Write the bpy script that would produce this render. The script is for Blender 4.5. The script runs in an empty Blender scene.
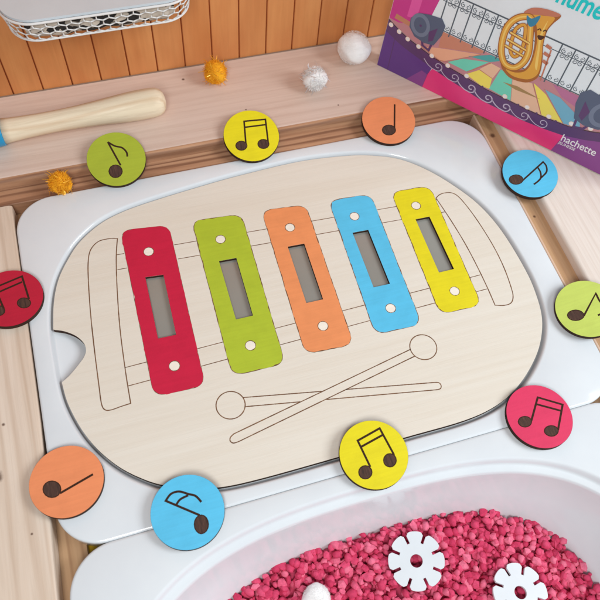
import bpy, bmesh, math, random
from math import pi, sin, cos, radians
from mathutils import Vector, Matrix, Quaternion
from mathutils.geometry import delaunay_2d_cdt
random.seed(7)
S = 0.01                                   # shapes are written in centimetres, the scene is in metres
scene = bpy.context.scene
COL = scene.collection

# ------------------------------------------------------------------ materials
def lin(r, g, b):
    f = lambda c: (c/255/12.92 if c/255 <= .04045 else ((c/255+.055)/1.055)**2.4)
    return (f(r), f(g), f(b), 1)

class NT:
    def __init__(s, name):
        s.m = bpy.data.materials.new(name); s.m.use_nodes = True
        s.t = s.m.node_tree; s.b = s.t.nodes['Principled BSDF']
    def n(s, typ, **kw):
        nd = s.t.nodes.new(typ)
        for k, v in kw.items():
            if k in nd.inputs: nd.inputs[k].default_value = v
            else: setattr(nd, k, v)
        return nd
    def l(s, a, b): s.t.links.new(a, b)
    def coord(s, scale=(1, 1, 1), rot=(0, 0, 0)):
        tc = s.n('ShaderNodeTexCoord'); mp = s.n('ShaderNodeMapping')
        mp.inputs['Scale'].default_value = scale; mp.inputs['Rotation'].default_value = rot
        s.l(tc.outputs['Object'], mp.inputs['Vector']); return mp.outputs['Vector']
    def noise(s, vec, scale, detail=4, rough=.55, dist=0):
        nd = s.n('ShaderNodeTexNoise'); nd.inputs['Scale'].default_value = scale
        nd.inputs['Detail'].default_value = detail; nd.inputs['Roughness'].default_value = rough
        nd.inputs['Distortion'].default_value = dist
        s.l(vec, nd.inputs['Vector']); return nd.outputs['Fac']
    def ramp(s, fac, stops):
        r = s.n('ShaderNodeValToRGB'); e = r.color_ramp.elements
        while len(e) < len(stops): e.new(.5)
        for i, (p, c) in enumerate(stops): e[i].position = p; e[i].color = c
        s.l(fac, r.inputs['Fac']); return r.outputs['Color']
    def mix(s, fac, a, b, typ='MIX'):
        x = s.n('ShaderNodeMix', data_type='RGBA', blend_type=typ)
        for sock, v in ((x.inputs['Factor'], fac), (x.inputs['A'] if False else x.inputs[6], a), (x.inputs[7], b)):
            if hasattr(v, 'is_output') or isinstance(v, bpy.types.NodeSocket): s.l(v, sock)
            else: sock.default_value = v
        return x.outputs[2]
    def bump(s, h, strength=.2, dist=.001):
        b = s.n('ShaderNodeBump'); b.inputs['Strength'].default_value = strength; b.inputs['Distance'].default_value = dist
        s.l(h, b.inputs['Height']); s.l(b.outputs['Normal'], s.b.inputs['Normal'])
    def set(s, **kw):
        for k, v in kw.items():
            s.b.inputs[k.replace('_', ' ')].default_value = v

def paint(name, rgb, rough=.5, var=.035, bump=.12, scale=60, spec=.35):
    t = NT(name); v = t.coord()
    c = lin(*rgb); d = tuple(x*(1-var*2) for x in c[:3])+(1,); h = tuple(min(1, x*(1+var)) for x in c[:3])+(1,)
    f = t.noise(v, scale, 5, .6); col = t.ramp(f, [(.3, d), (.55, c), (.75, h)])
    gr = t.ramp(t.noise(t.coord((.06, 1, 1)), 420, 5, .6, .4), [(.34, (.88, .87, .86, 1)), (.6, (1, 1, 1, 1))]); col = t.mix(.45, col, gr, 'MULTIPLY')
    t.l(col, t.b.inputs['Base Color']); t.set(Roughness=rough, Specular_IOR_Level=spec)
    f2 = t.noise(v, 900, 3, .6); t.bump(f2, bump, .0006)
    return t.m

def plain(name, rgb, rough=.5, spec=.4, **kw):
    t = NT(name); v = t.coord(); c = lin(*rgb)
    f = t.noise(v, 35, 5, .6)
    col = t.ramp(f, [(.25, tuple(x*.93 for x in c[:3])+(1,)), (.7, c)])
    t.l(col, t.b.inputs['Base Color']); t.set(Roughness=rough, Specular_IOR_Level=spec, **kw)
    return t.m

def wood(name, light, mid, dark, axis='x', scale=1.0, streak=.5, rough=.5, knot=None, sharp=.35, fs=.42):
    """long-grain wood: stretched noise for the fibres, a distorted wave for the rings"""
    t = NT(name)
    k = {'x': (.045, 1, 1), 'y': (1, .045, 1), 'z': (1, 1, .045)}[axis]
    v = t.coord(k)
    fib = t.noise(v, 420*scale, 6, .62, .6)
    broad = t.noise(v, 55*scale, 4, .55, 1.2)
    wv = t.n('ShaderNodeTexWave', wave_type='BANDS', bands_direction={'x': 'Y', 'y': 'X', 'z': 'X'}[axis])
    wv.inputs['Scale'].default_value = 42*scale; wv.inputs['Distortion'].default_value = 9
    wv.inputs['Detail'].default_value = 3; wv.inputs['Detail Scale'].default_value = 1.2
    t.l(v, wv.inputs['Vector'])
    a = t.ramp(broad, [(.32, lin(*mid)), (.66, lin(*light))])
    ringf = t.ramp(wv.outputs['Fac'], [(.0, (0, 0, 0, 1)), (1-sharp, (.1, .1, .1, 1)), (1, (1, 1, 1, 1))])
    mul = t.n('ShaderNodeMath', operation='MULTIPLY'); t.l(ringf, mul.inputs[0]); mul.inputs[1].default_value = streak
    b = t.mix(mul.outputs[0], a, lin(*dark))
    fibr = t.ramp(fib, [(.36, (.80, .76, .72, 1)), (.55, (1, 1, 1, 1))])
    c = t.mix(fs, b, fibr, 'MULTIPLY')
    for kx, ky, kz, kr in (knot or []):
        tc = t.n('ShaderNodeTexCoord')
        vd = t.n('ShaderNodeVectorMath', operation='DISTANCE'); vd.inputs[1].default_value = (kx*S, ky*S, kz*S)
        t.l(tc.outputs['Object'], vd.inputs[0])
        nz = t.noise(tc.outputs['Object'], 300, 3)
        ad = t.n('ShaderNodeMath', operation='MULTIPLY_ADD'); t.l(nz, ad.inputs[0]); ad.inputs[1].default_value = .012*kr; ad.inputs[2].default_value = -.006*kr
        ad2 = t.n('ShaderNodeMath', operation='ADD'); t.l(ad.outputs[0], ad2.inputs[0]); t.l(vd.outputs['Value'], ad2.inputs[1])
        mr = t.n('ShaderNodeMapRange'); mr.inputs['From Min'].default_value = kr*S*.6; mr.inputs['From Max'].default_value = kr*S*1.7; mr.inputs['To Min'].default_value = .85; mr.inputs['To Max'].default_value = 0
        t.l(ad2.outputs[0], mr.inputs['Value']); c = t.mix(mr.outputs['Result'], c, lin(84, 52, 36))
    t.l(c, t.b.inputs['Base Color']); t.set(Roughness=rough, Specular_IOR_Level=.3)
    t.bump(fib, .25, .0006)
    return t.m

M = {}
M['birch'] = wood('birch_plywood', (229, 222, 209), (225, 216, 201), (206, 190, 166), 'x', 1.1, .05, .55, fs=.10)
M['burnt'] = plain('burnt_plywood_edge', (58, 38, 28), .8, .2)
M['engrave'] = None
t = NT('engraved_line'); f = t.noise(t.coord(), 190, 4, .7)
t.l(t.ramp(f, [(.3, lin(96, 64, 42)), (.55, lin(122, 86, 58)), (.78, lin(158, 122, 90))]), t.b.inputs['Base Color']); t.set(Roughness=.8)
M['engrave'] = t.m
t = NT('engraved_note'); f = t.noise(t.coord((1, .12, 1)), 700, 4, .7)
t.l(t.ramp(f, [(.3, lin(48, 30, 24)), (.6, lin(82, 54, 42)), (.8, lin(118, 86, 68))]), t.b.inputs['Base Color']); t.set(Roughness=.8)
M['note'] = t.m
M['note_line'] = plain('engraved_note_line', (60, 38, 26), .8, .2)
M['red'] = paint('crimson_paint', (204, 30, 66))
M['green'] = paint('lime_paint', (178, 196, 52))
M['orange'] = paint('apricot_paint', (238, 150, 96))
M['blue'] = paint('sky_blue_paint', (92, 196, 236))
M['yellow'] = paint('lemon_paint', (232, 218, 26))
M['plate'] = plain('slot_shade_grey', (166, 165, 157), .28, .5, Metallic=.35)  # grey standing in for the shaded bin interior under the bar slots
M['peg'] = paint('bare_wood_dot', (244, 236, 222), .6, .03)
M['pine'] = wood('whitewashed_pine', (226, 204, 190), (217, 193, 178), (196, 164, 146), 'x', .9, .18, .5, fs=.3, knot=[(.2, 19.3, .7, .07), (-12.2, 17.6, .7, .12), (8.6, 17.9, .7, .06), (-4.5, 24.2, .7, .1)])
M['pine_left'] = wood('pale_pine_plank', (228, 211, 194), (214, 193, 172), (186, 156, 130), 'y', .7, .3, .5, fs=.35, knot=[(-23.6, -4.6, -.02, .09), (-24.4, -8.2, -.02, .3), (-22.6, -12.6, -.02, .06)])
M['pine_right'] = wood('pale_pine_board', (234, 222, 212), (226, 212, 200), (206, 184, 166), 'y', .9, .2, .5, fs=.3)
M['ledge'] = wood('brown_striped_pine', (204, 160, 126), (176, 130, 100), (112, 72, 52), 'x', 1.3, .7, .5, sharp=.6, fs=.6)
M['channel'] = wood('golden_pine_channel', (208, 172, 134), (190, 150, 112), (142, 98, 66), 'y', .8, .4, .5, knot=[(21.95, 11.9, -.34, .2), (21.8, 2.5, -.34, .1)])
M['lip'] = wood('pale_pine_lip', (226, 196, 172), (214, 178, 150), (184, 140, 112), 'y', 1, .3, .5)
t = NT('white_plastic'); f = t.noise(t.coord(), 30, 3)
t.l(t.ramp(f, [(.3, lin(221, 226, 230)), (.7, lin(226, 231, 234))]), t.b.inputs['Base Color'])
rr = t.n('ShaderNodeMapRange'); rr.inputs['To Min'].default_value = .07; rr.inputs['To Max'].default_value = .16; t.l(t.noise(t.coord((1, 2.5, 1)), 45, 5, .7, .8), rr.inputs['Value']); t.l(rr.outputs['Result'], t.b.inputs['Roughness'])
t.set(Specular_IOR_Level=.5, Coat_Weight=.3, Coat_Roughness=.06, Coat_IOR=1.5); t.bump(t.noise(t.coord(), 500, 2), .03, .0004)
M['plastic'] = t.m
t = NT('pink_stones')
g = t.n('ShaderNodeNewGeometry')
c = t.ramp(g.outputs['Random Per Island'], [(0, lin(204, 54, 92)), (.5, lin(228, 80, 118)), (1, lin(242, 124, 152))])
f = t.noise(t.coord(), 500, 4); c2 = t.ramp(f, [(.3, (.8, .78, .8, 1)), (.65, (1, 1, 1, 1))])
t.l(t.mix(1, c, c2, 'MULTIPLY'), t.b.inputs['Base Color']); t.set(Roughness=.75, Specular_IOR_Level=.2); t.bump(f, .4, .001)
M['stone'] = t.m
M['flower'] = plain('white_flower_plastic', (222, 227, 231), .38)
M['wallpaint'] = None
t = NT('orange_stained_board'); v = t.coord((1, 1, .05))
f = t.noise(v, 260, 5, .6, .5); f2 = t.noise(t.coord((1, 1, .25)), 40, 3)
c = t.ramp(f2, [(.3, lin(212, 134, 76)), (.7, lin(228, 156, 94))]); c2 = t.ramp(f, [(.3, (.84, .8, .76, 1)), (.6, (1, 1, 1, 1))])
g = t.n('ShaderNodeNewGeometry'); c3 = t.ramp(g.outputs['Random Per Island'], [(0, (.88, .86, .84, 1)), (1, (1, 1, 1, 1))]); c = t.mix(1, c, c3, 'MULTIPLY')
t.l(t.mix(.45, c, c2, 'MULTIPLY'), t.b.inputs['Base Color']); t.set(Roughness=.5); t.bump(f, .15, .0006)
M['wallpaint'] = t.m
M['groove'] = plain('dark_groove', (156, 82, 46), .8, .1)
M['grime'] = plain('grey_caulk', (150, 128, 112), .9, .1)
M['wire'] = plain('white_coated_wire', (226, 224, 222), .4)
M['lid'] = plain('white_matt_lid', (204, 213, 219), .5)
t = NT('beige_black_cloth')
wv = t.n('ShaderNodeTexVoronoi'); wv.inputs['Scale'].default_value = 150; t.l(t.coord((.8, 1, 1.1), (0, .7, 0)), wv.inputs['Vector'])
t.l(t.ramp(wv.outputs['Color'], [(.40, lin(40, 36, 34)), (.44, lin(196, 184, 170))]), t.b.inputs['Base Color']); t.set(Roughness=.9)
M['cloth'] = t.m
M['handle'] = wood('pale_turned_beech', (240, 226, 200), (234, 216, 186), (200, 160, 116), 'x', .7, .4, .42, fs=.5)
M['bluegloss'] = plain('glossy_blue', (36, 150, 200), .25)
M['gold_fluff'] = paint('golden_fluff', (255, 184, 36), .9, .08, .3, 200)
t = NT('gold_tinsel'); t.l(t.ramp(t.noise(t.coord(), 300, 2), [(.3, lin(236, 150, 20)), (.7, lin(250, 196, 60))]), t.b.inputs['Base Color']); t.set(Roughness=.3, Metallic=.25); M['gold_tinsel'] = t.m
M['white_fluff'] = paint('white_fluff', (250, 249, 248), .95, .03, .3, 200)
t = NT('silver_tinsel'); t.l(t.ramp(t.noise(t.coord(), 300, 2), [(.3, lin(205, 205, 210)), (.7, lin(245, 245, 246))]), t.b.inputs['Base Color']); t.set(Roughness=.28, Metallic=.35); M['silver_tinsel'] = t.m
M['yellow_plastic'] = plain('yellow_plastic', (236, 190, 30), .4)
PR = dict(rough=.3, spec=.4)
for k, c in dict(b_sky=(240,248,255), b_magenta=(214,64,150), b_magenta2=(240,96,176), b_pink=(246,66,136), b_purple=(106,66,142), b_dark=(100,66,114), b_floor=(206,142,150), b_floor2=(214,142,118),
                 b_teal=(122,224,198), b_tealdark=(84,176,176), b_salmon=(246,182,150), b_yellow=(255,234,104), b_peach=(246,198,166), b_orange=(206,128,104), b_bluegrey=(126,186,212), b_iron=(92, 102, 114),
                 b_spot=(92,102,128), b_spotlt=(122, 132, 156), b_light=(255, 232, 216), b_brass=(236,172,72), b_brasslt=(252,212,116), b_brassdk=(176, 104, 52), b_ribbon=(64, 140, 176), b_face=(84, 44, 30), b_white=(244, 240, 244),
                 b_text=(20,214,218), b_shadow=(176,140,92), b_mauve=(196,120,160), b_purple2=(146,76,150), b_scroll=(206, 190, 214), b_gold=(206, 140, 110)).items():
    M[k] = plain('print_'+k[2:], c, PR['rough'], PR['spec'])
M['page'] = plain('paper_pages', (232, 226, 216), .9)

# ------------------------------------------------------------------ mesh helpers (centimetres in)
class MB:
    def __init__(s): s.v = []; s.f = []; s.mi = []; s.sm = []
    def add(s, vs, fs, mi=0, smooth=False):
        o = len(s.v); s.v += [tuple(v) for v in vs]; s.f += [tuple(i+o for i in f) for f in fs]
        s.mi += [mi]*len(fs); s.sm += [smooth]*len(fs)
    def build(s, name, mats, parent=None, loc=(0, 0, 0)):
        me = bpy.data.meshes.new(name)
        me.from_pydata([(a*S, b*S, c*S) for a, b, c in s.v], [], s.f)
        for m in (mats if isinstance(mats, (list, tuple)) else [mats]): me.materials.append(m)
        me.polygons.foreach_set('material_index', s.mi); me.polygons.foreach_set('use_smooth', s.sm)
        me.validate(); me.update()
        o = bpy.data.objects.new(name, me); COL.objects.link(o); o.location = [q*S for q in loc]
        if parent: o.parent = parent
        return o

def inside(p, loop):
    c = False; x, y = p; j = len(loop)-1
    for i in range(len(loop)):
        xi, yi = loop[i]; xj, yj = loop[j]
        if (yi > y) != (yj > y) and x < (xj-xi)*(y-yi)/(yj-yi)+xi: c = not c
        j = i
    return c

def area(l): return sum(l[i-1][0]*l[i][1]-l[i][0]*l[i-1][1] for i in range(len(l)))/2

def tri(loops):
    vs = []; es = []
    for l in loops:
        o = len(vs); vs += [Vector(p) for p in l]; es += [(o+i, o+(i+1) % len(l)) for i in range(len(l))]
    v2, e2, f2, *_ = delaunay_2d_cdt(vs, es, [], 0, 1e-6)
    out = []
    for f in f2:
        c = sum((v2[i] for i in f), Vector((0, 0)))/len(f)
        if sum(inside(c, l) for l in loops) % 2:
            a, b, d = (v2[i] for i in f[:3])
            out.append(tuple(f) if (b-a).cross(d-a) > 0 else tuple(reversed(f)))
    return [tuple(v) for v in v2], out

def slab(mb, loops, z0, z1, top=0, side=0, tf=None):
    """solid plate with holes: loops in the xy plane, from z0 to z1; tf maps (x,y,z)"""
    tf = tf or (lambda x, y, z: (x, y, z))
    v, f = tri(loops)
    mb.add([tf(x, y, z1) for x, y in v], f, top)
    mb.add([tf(x, y, z0) for x, y in v], [tuple(reversed(q)) for q in f], top)
    for k, l in enumerate(loops):
        l = list(l) if (area(l) > 0) == (k == 0) else list(reversed(l)); n = len(l)
        vs = [tf(x, y, z0) for x, y in l]+[tf(x, y, z1) for x, y in l]
        mb.add(vs, [(i, (i+1) % n, n+(i+1) % n, n+i) for i in range(n)], side)

def sheet(mb, loops, z, mi=0, tf=None):
    tf = tf or (lambda x, y, z: (x, y, z)); v, f = tri(loops)
    mb.add([tf(x, y, z) for x, y in v], f, mi)

def ribbon(mb, pts, w, z, closed=False, mi=0, tf=None, jit=0, h=.012):
    """a flat line of width w (a shallow ridge, top at z)"""
    tf = tf or (lambda x, y, z: (x, y, z)); n = len(pts); L = []; R = []
    for i in range(n):
        a = Vector(pts[i-1] if (i or closed) else pts[i]); b = Vector(pts[i]); c = Vector(pts[(i+1) % n] if (i < n-1 or closed) else pts[i])
        d1 = (b-a).normalized() if (b-a).length > 1e-7 else (c-b).normalized(); d2 = (c-b).normalized() if (c-b).length > 1e-7 else d1
        t_ = (d1+d2); t_ = t_.normalized() if t_.length > 1e-6 else d1
        k = min(1.6, 1/max(.4, t_.dot(d1))); nrm = Vector((-t_.y, t_.x))*w/2*k*(1+random.uniform(-jit, jit))
        L.append(b+nrm); R.append(b-nrm)
    vs = [tf(p.x, p.y, z) for p in L]+[tf(p.x, p.y, z) for p in R]
    m = n if closed else n-1
    mb.add(vs, [(i, n+i, n+(i+1) % n, (i+1) % n) for i in range(m)], mi)

def resample(pts, step, closed=False):
    out = []; n = len(pts)
    for i in range(n if closed else n-1):
        a = Vector(pts[i]); b = Vector(pts[(i+1) % n]); k = max(1, int((b-a).length/step))
        out += [tuple(a.lerp(b, j/k)) for j in range(k)]
    if not closed: out.append(tuple(pts[-1]))
    return out

def catmull(pts, k=6, closed=False):
    n = len(pts); out = []
    P = lambda i: Vector(pts[i % n]) if closed else Vector(pts[max(0, min(n-1, i))])
    for i in range(n if closed else n-1):
        a, b, c, d = P(i-1), P(i), P(i+1), P(i+2)
        for j in range(k):
            t_ = j/k
            out.append(tuple(.5*((2*b)+(c-a)*t_+(2*a-5*b+4*c-d)*t_*t_+(3*b-a-3*c+d)*t_**3)))
    if not closed: out.append(tuple(pts[-1]))
    return out

def circle(cx, cy, r, n=32, ry=None, rot=0):
    ry = ry or r
    return [(cx+r*cos(a)*cos(rot)-ry*sin(a)*sin(rot), cy+r*cos(a)*sin(rot)+ry*sin(a)*cos(rot)) for a in (2*pi*i/n for i in range(n))]

def round_poly(pts, r, k=6):
    """polygon with rounded corners"""
    out = []; n = len(pts)
    for i in range(n):
        a, b, c = Vector(pts[i-1]), Vector(pts[i]), Vector(pts[(i+1) % n])
        rr = r[i] if isinstance(r, (list, tuple)) else r
        d1 = (a-b).normalized(); d2 = (c-b).normalized(); p = b+d1*rr; q = b+d2*rr
        for j in range(k+1):
            t_ = j/k; out.append(tuple((1-t_)**2*p+2*t_*(1-t_)*b+t_*t_*q))
    return out

def box(mb, x0, x1, y0, y1, z0, z1, mi=0):
    vs = [(x, y, z) for x in (x0, x1) for y in (y0, y1) for z in (z0, z1)]
    mb.add(vs, [(0, 1, 3, 2), (4, 6, 7, 5), (0, 4, 5, 1), (2, 3, 7, 6), (0, 2, 6, 4), (1, 5, 7, 3)], mi)

def tube(mb, pts, r, n=8, closed=False, mi=0, radii=None):
    P = [Vector(p) for p in pts]; m = len(P); rings = []
    up = Vector((0, 0, 1))
    for i in range(m):
        a = P[i-1] if (i or closed) else P[i]; c = P[(i+1) % m] if (i < m-1 or closed) else P[i]
        d = (c-a).normalized(); u = up if abs(d.dot(up)) < .95 else Vector((1, 0, 0))
        s_ = d.cross(u).normalized(); w = s_.cross(d).normalized(); rr = radii[i] if radii else r
        rings.append([P[i]+rr*(cos(2*pi*j/n)*s_+sin(2*pi*j/n)*w) for j in range(n)])
    vs = [tuple(v) for rg in rings for v in rg]
    fs = [(i*n+j, i*n+(j+1) % n, ((i+1) % m)*n+(j+1) % n, ((i+1) % m)*n+j) for i in range(m if closed else m-1) for j in range(n)]
    if not closed: fs += [tuple(range(n)), tuple(reversed(range((m-1)*n, m*n)))]
    mb.add(vs, fs, mi, True)

def bevel(o, w, seg=3, ang=40):
    b = o.modifiers.new('bevel', 'BEVEL'); b.width = w*S; b.segments = seg; b.limit_method = 'ANGLE'; b.angle_limit = radians(ang)

def thing(name, label, cat, loc=(0, 0, 0), group=None):
    o = bpy.data.objects.new(name, None); COL.objects.link(o); o.location = [q*S for q in loc]; o.empty_display_size = .02
    return tag(o, label, cat, group)
def tag(o, label, cat, group=None):
    o['label'] = label; o['category'] = cat
    if group: o['group'] = group
    return o

# ------------------------------------------------------------------ the wooden activity table
ZB, ZR, ZL = .70, .60, -.02                 # tops of the back, right and left planks
table = thing('play_table', 'pale pine activity table frame holding two white bins side by side', 'table')
def extrude_x(prof, x0, x1, mb, mi=0, tw=None):
    n = len(prof); vs = [(x0, y, z) for y, z in prof]+[(x1, y, z) for y, z in prof]
    mb.add(vs, [(i, (i+1) % n, n+(i+1) % n, n+i) for i in range(n)]+[tuple(reversed(range(n))), tuple(range(n, 2*n))], mi)
def extrude_y(prof, y0, y1, mb, mi=0):
    n = len(prof); vs = [(x, y0, z) for x, z in prof]+[(x, y1, z) for x, z in prof]
    mb.add(vs, [(i, n+i, n+(i+1) % n, (i+1) % n) for i in range(n)]+[tuple(range(n)), tuple(reversed(range(n, 2*n)))], mi)
mb = MB(); extrude_x([(25.60, -3), (25.60, ZB), (16.72, ZB), (16.60, ZB-.02), (16.60, -3)], -46, 46, mb)
mb.build('back_plank', M['pine'], table)
# the striped face and ledge below the back plank (rounded nose under the plank, then a flat ledge)
nose = [(16.595, ZB-.03)]+[(16.48-.30*sin(a), ZB-.33+.30*cos(a)) for a in [radians(q) for q in range(0, 91, 15)]]+[(16.18, -.30), (14.62, -.36), (14.56, -.42), (14.56, -3), (16.595, -3)]
mb = MB(); extrude_x(list(reversed(nose)), -46, 22.62, mb); mb.build('back_ledge', M['ledge'], table)
# right side: flat plank with a rounded nose, a channel, a thin pale lip against the bin
nz = [(22.98, ZR)]+[(22.98-.3*sin(a), ZR-.3+.3*cos(a)) for a in [radians(q) for q in range(15, 91, 15)]]+[(22.68, -3), (46, -3), (46, ZR)]
mb = MB(); extrude_y(nz, -60, 16.58, mb); mb.build('right_plank', M['pine_right'], table)
mb = MB(); extrude_y([(21.28, -3), (22.675, -3), (22.675, -.34), (21.28, -.34)], -60, 14.55, mb); mb.build('right_ledge', M['channel'], table)
mb = MB(); extrude_y([(21.08, -3), (21.27, -3), (21.27, -.2), (21.24, -.16), (21.12, -.16), (21.08, -.2)], -60, 14.55, mb); mb.build('ledge_lip', M['lip'], table)
mb = MB(); extrude_y([(18.6, -3), (21.075, -3), (21.075, -1.75), (18.6, -1.75)], -60, 14.5, mb); mb.build('bin_support', M['channel'], table)
# left side: loose pale plank with a soft nose whose end stops short of the back ledge, and the ledge under it
mb = MB(); pl = []
for (y, xe) in ((-60, -22.6), (-17.1, -21.55), (-5, -21.12), (7.6, -21.07), (14.22, -21.08)):
    pl.append([(-44, y, ZL), (xe-.3, y, ZL), (xe-.14, y, ZL-.03), (xe-.04, y, ZL-.10), (xe, y, ZL-.22), (xe, y, -1.7), (-44, y, -1.7)])
n = 7; vs = [p for r_ in pl for p in r_]; fs = []
for i in range(len(pl)-1):
    for j in range(n): fs.append((i*n+j, (i+1)*n+j, (i+1)*n+(j+1) % n, i*n+(j+1) % n))
fs += [tuple(range(n)), tuple(reversed(range((len(pl)-1)*n, len(pl)*n)))]
mb.add(vs, fs); o = mb.build('left_plank', M['pine_left'], table)
mb = MB(); extrude_y([(-44, -3), (-19.6, -3), (-19.6, -1.75), (-44, -1.75)], -60, 14.5, mb); mb.build('left_ledge', M['channel'], table)
mb = MB(); extrude_x([(14.5, -4), (14.5, -3.02), (-60, -3.02), (-60, -4)], -46, -19.6, mb)
mb.build('left_rail', M['channel'], table)

# ------------------------------------------------------------------ white plastic bins
outl = [(-19.24, -2.67), (-19.1, -4.1), (-18.72, -5.6), (-18.18, -7.05), (-17.42, -8.46), (-16.35, -9.85), (-15.16, -10.93), (-13.9, -11.78), (-12.2, -12.52), (-10.1, -13.05), (-7.2, -13.24), (-1.6, -13.25), (3.5, -13.2), (8.2, -13.18), (11.0, -12.75), (13.1, -11.85), (15.0, -10.5),
        (16.5, -8.95), (17.6, -7.05), (18.1, -5.0), (18.27, -2.5), (17.95, 1.5), (17.1, 4.6), (15.6, 7.25), (14.0, 9.3), (12.2, 10.85), (10.2, 11.75), (7.8, 12.35), (3.4, 12.75), (-2.1, 12.5), (-5.7, 12.15), (-10.0, 11.6), (-12.6, 11.1), (-14.5, 10.35), (-16.25, 9.05), (-17.4, 7.6), (-18.35, 5.95), (-18.95, 4.0), (-19.28, 1.78)]
notch = [(-19.28, 1.76), (-18.5, 1.42), (-17.74, .82), (-17.28, .1), (-17.2, -.51), (-17.4, -1.0), (-17.77, -1.42), (-18.55, -2.15), (-19.22, -2.6)]
edge = catmull(outl, 5)
outline = edge+catmull(notch, 4)[1:]
OA, OB, OC, ON = 19.0, 13.0, (-.45, -.15), 2.8
NS = 480
def polar(loop, c, n=NS):
    """radius of a star-shaped loop seen from c in n directions"""
    out = []; m = len(loop)
    for i in range(n):
        ca, sa = cos(2*pi*i/n), sin(2*pi*i/n); best = 0
        for j in range(m):
            ax, ay = loop[j][0]-c[0], loop[j][1]-c[1]; bx, by = loop[(j+1) % m][0]-c[0], loop[(j+1) % m][1]-c[1]
            p, q = ca*ay-sa*ax, ca*by-sa*bx
            if (p <= 0) != (q <= 0):
                k = p/(p-q); r = ca*(ax+(bx-ax)*k)+sa*(ay+(by-ay)*k)
                if r > best: best = r
        out.append(best)
    return out
def smooth(r, it=6):
    for _ in range(it): r = [(r[i-1]+2*r[i]+r[(i+1) % len(r)])/4 for i in range(len(r))]
    return r
K_ = 1.0072
R_BOARD = smooth(polar([(x*K_+.081, y*K_+.179) for x, y in edge], OC), 10)
R_PLAIN = [(abs(cos(a)/OA)**ON+abs(sin(a)/OB)**ON)**(-1/ON) for a in (2*pi*i/NS for i in range(NS))]
def endoff(off): return off if off > -.66 else -.66+(off+.66)*2.2      # the short ends slope in more than the long sides
def opening(rad, off, z, ledge=0):
    out = []
    for i in range(NS):
        a = 2*pi*i/NS; x, y = rad[i]*cos(a), rad[i]*sin(a)
        out.append((OC[0]+x*(1+(endoff(off)-ledge)/OA), OC[1]+y*(1+off/OB), z))
    return out
def rrect(off, z, hx=21.0, hy=14.43, r0=3.1):
    hx += off; hy += off; r = max(.3, r0+off); k = 40
    loop = [(sx*(hx-r)+r*cos(t), sy*(hy-r)+r*sin(t)) for sx, sy, t0 in ((1, 1, 0), (-1, 1, pi/2), (-1, -1, pi), (1, -1, 1.5*pi)) for t in (t0+pi/2*j/k for j in range(k+1))]
    return [(OC[0]+q*cos(2*pi*i/NS), OC[1]+q*sin(2*pi*i/NS), z) for i, q in enumerate(polar(loop, OC))]
def make_bin(name, label, loc, rad, ledge=0):
    root = thing(name, label, 'storage bin', loc, 'white storage bins in the table')
    o = lambda off, z: opening(rad, off, z)
    q = lambda off, z: opening(rad, off, z, ledge)      # the grip ledge at the short ends
    loops = [q(-3.0, -10.1), q(-2.2, -9.2), q(-1.1, -5), q(.05, -1.4), o(.2, -1.0), rrect(-.6, -.9), rrect(-.28, -.95), rrect(-.22, -1.35),
             rrect(0, -1.38), rrect(0, -.17), rrect(-.03, -.08), rrect(-.09, -.025), rrect(-.2, 0),
             o(.48, 0), o(.40, -.02), o(.33, -.07), o(.27, -.15), o(.21, -.26), o(.15, -.40), o(.08, -.52), o(-.02, -.57), q(-.34, -.62), q(-.42, -.68), q(-.52, -.95), q(-.66, -1.5), q(-1.2, -3.2),
             q(-1.9, -5), q(-2.6, -7.6), q(-3.0, -8.8), q(-3.5, -9.5), q(-4.0, -9.8), q(-4.6, -9.9)]
    mb = MB(); n = 480; vs = [p for l in loops for p in l]
    fs = [(i*n+j, i*n+(j+1) % n, (i+1)*n+(j+1) % n, (i+1)*n+j) for i in range(len(loops)-1) for j in range(n)]
    fs += [tuple(reversed(range(n))), tuple(range((len(loops)-1)*n, len(loops)*n))]
    mb.add(vs, fs, 0, True); body = mb.build('bin_body', M['plastic'], root)
    return root
make_bin('storage_bin', 'shallow white plastic bin under the wooden xylophone board', (0, 0, 0), R_BOARD, 1.9)
make_bin('storage_bin', 'white plastic bin filled with pink stones in front of the wooden board', (.15, -28.872, 0), R_PLAIN)

# ------------------------------------------------------------------ xylophone board
BZ0, BZ1 = -.52, -.10
board = thing('xylophone_board', 'rounded plywood board with five coloured xylophone bars and engraved mallets, lying on the white bin', 'toy', (.081, .179, 0))
board.scale = (1.0072, 1.0072, 1)   # the outline was measured at a slightly higher level
slots = {'red': [(-11.83, 4.53), (-10.42, 4.40), (-10.55, -1.0), (-11.92, -.96)], 'green': [(-5.89, 4.54), (-4.47, 4.48), (-4.52, -.91), (-5.87, -.9)],
         'orange': [(-.14, 4.49), (1.26, 4.44), (1.19, -.93), (-.19, -.91)], 'blue': [(5.49, 4.47), (6.87, 4.42), (6.85, -.95), (5.45, -.92)], 'yellow': [(11.17, 4.44), (12.44, 4.41), (12.48, -.97), (11.14, -.97)]}
mb = MB(); slab(mb, [outline]+list(slots.values()), BZ0, BZ1, 0, 1); mb.build('panel', [M['birch'], M['burnt']], board)
barsq = {'red': [(-12.93, 9.36), (-9.06, 8.92), (-9.36, -5.58), (-13.1, -5.44)], 'green': [(-7.13, 8.86), (-3.02, 8.52), (-3.25, -5.40), (-7.26, -5.34)],
         'orange': [(-1.25, 8.48), (2.50, 8.12), (2.26, -5.25), (-1.52, -5.06)], 'blue': [(4.58, 8.08), (8.27, 7.86), (8.0, -5.0), (4.2, -4.9)], 'yellow': [(10.13, 7.62), (13.65, 7.44), (13.33, -4.64), (9.80, -4.56)]}
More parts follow.
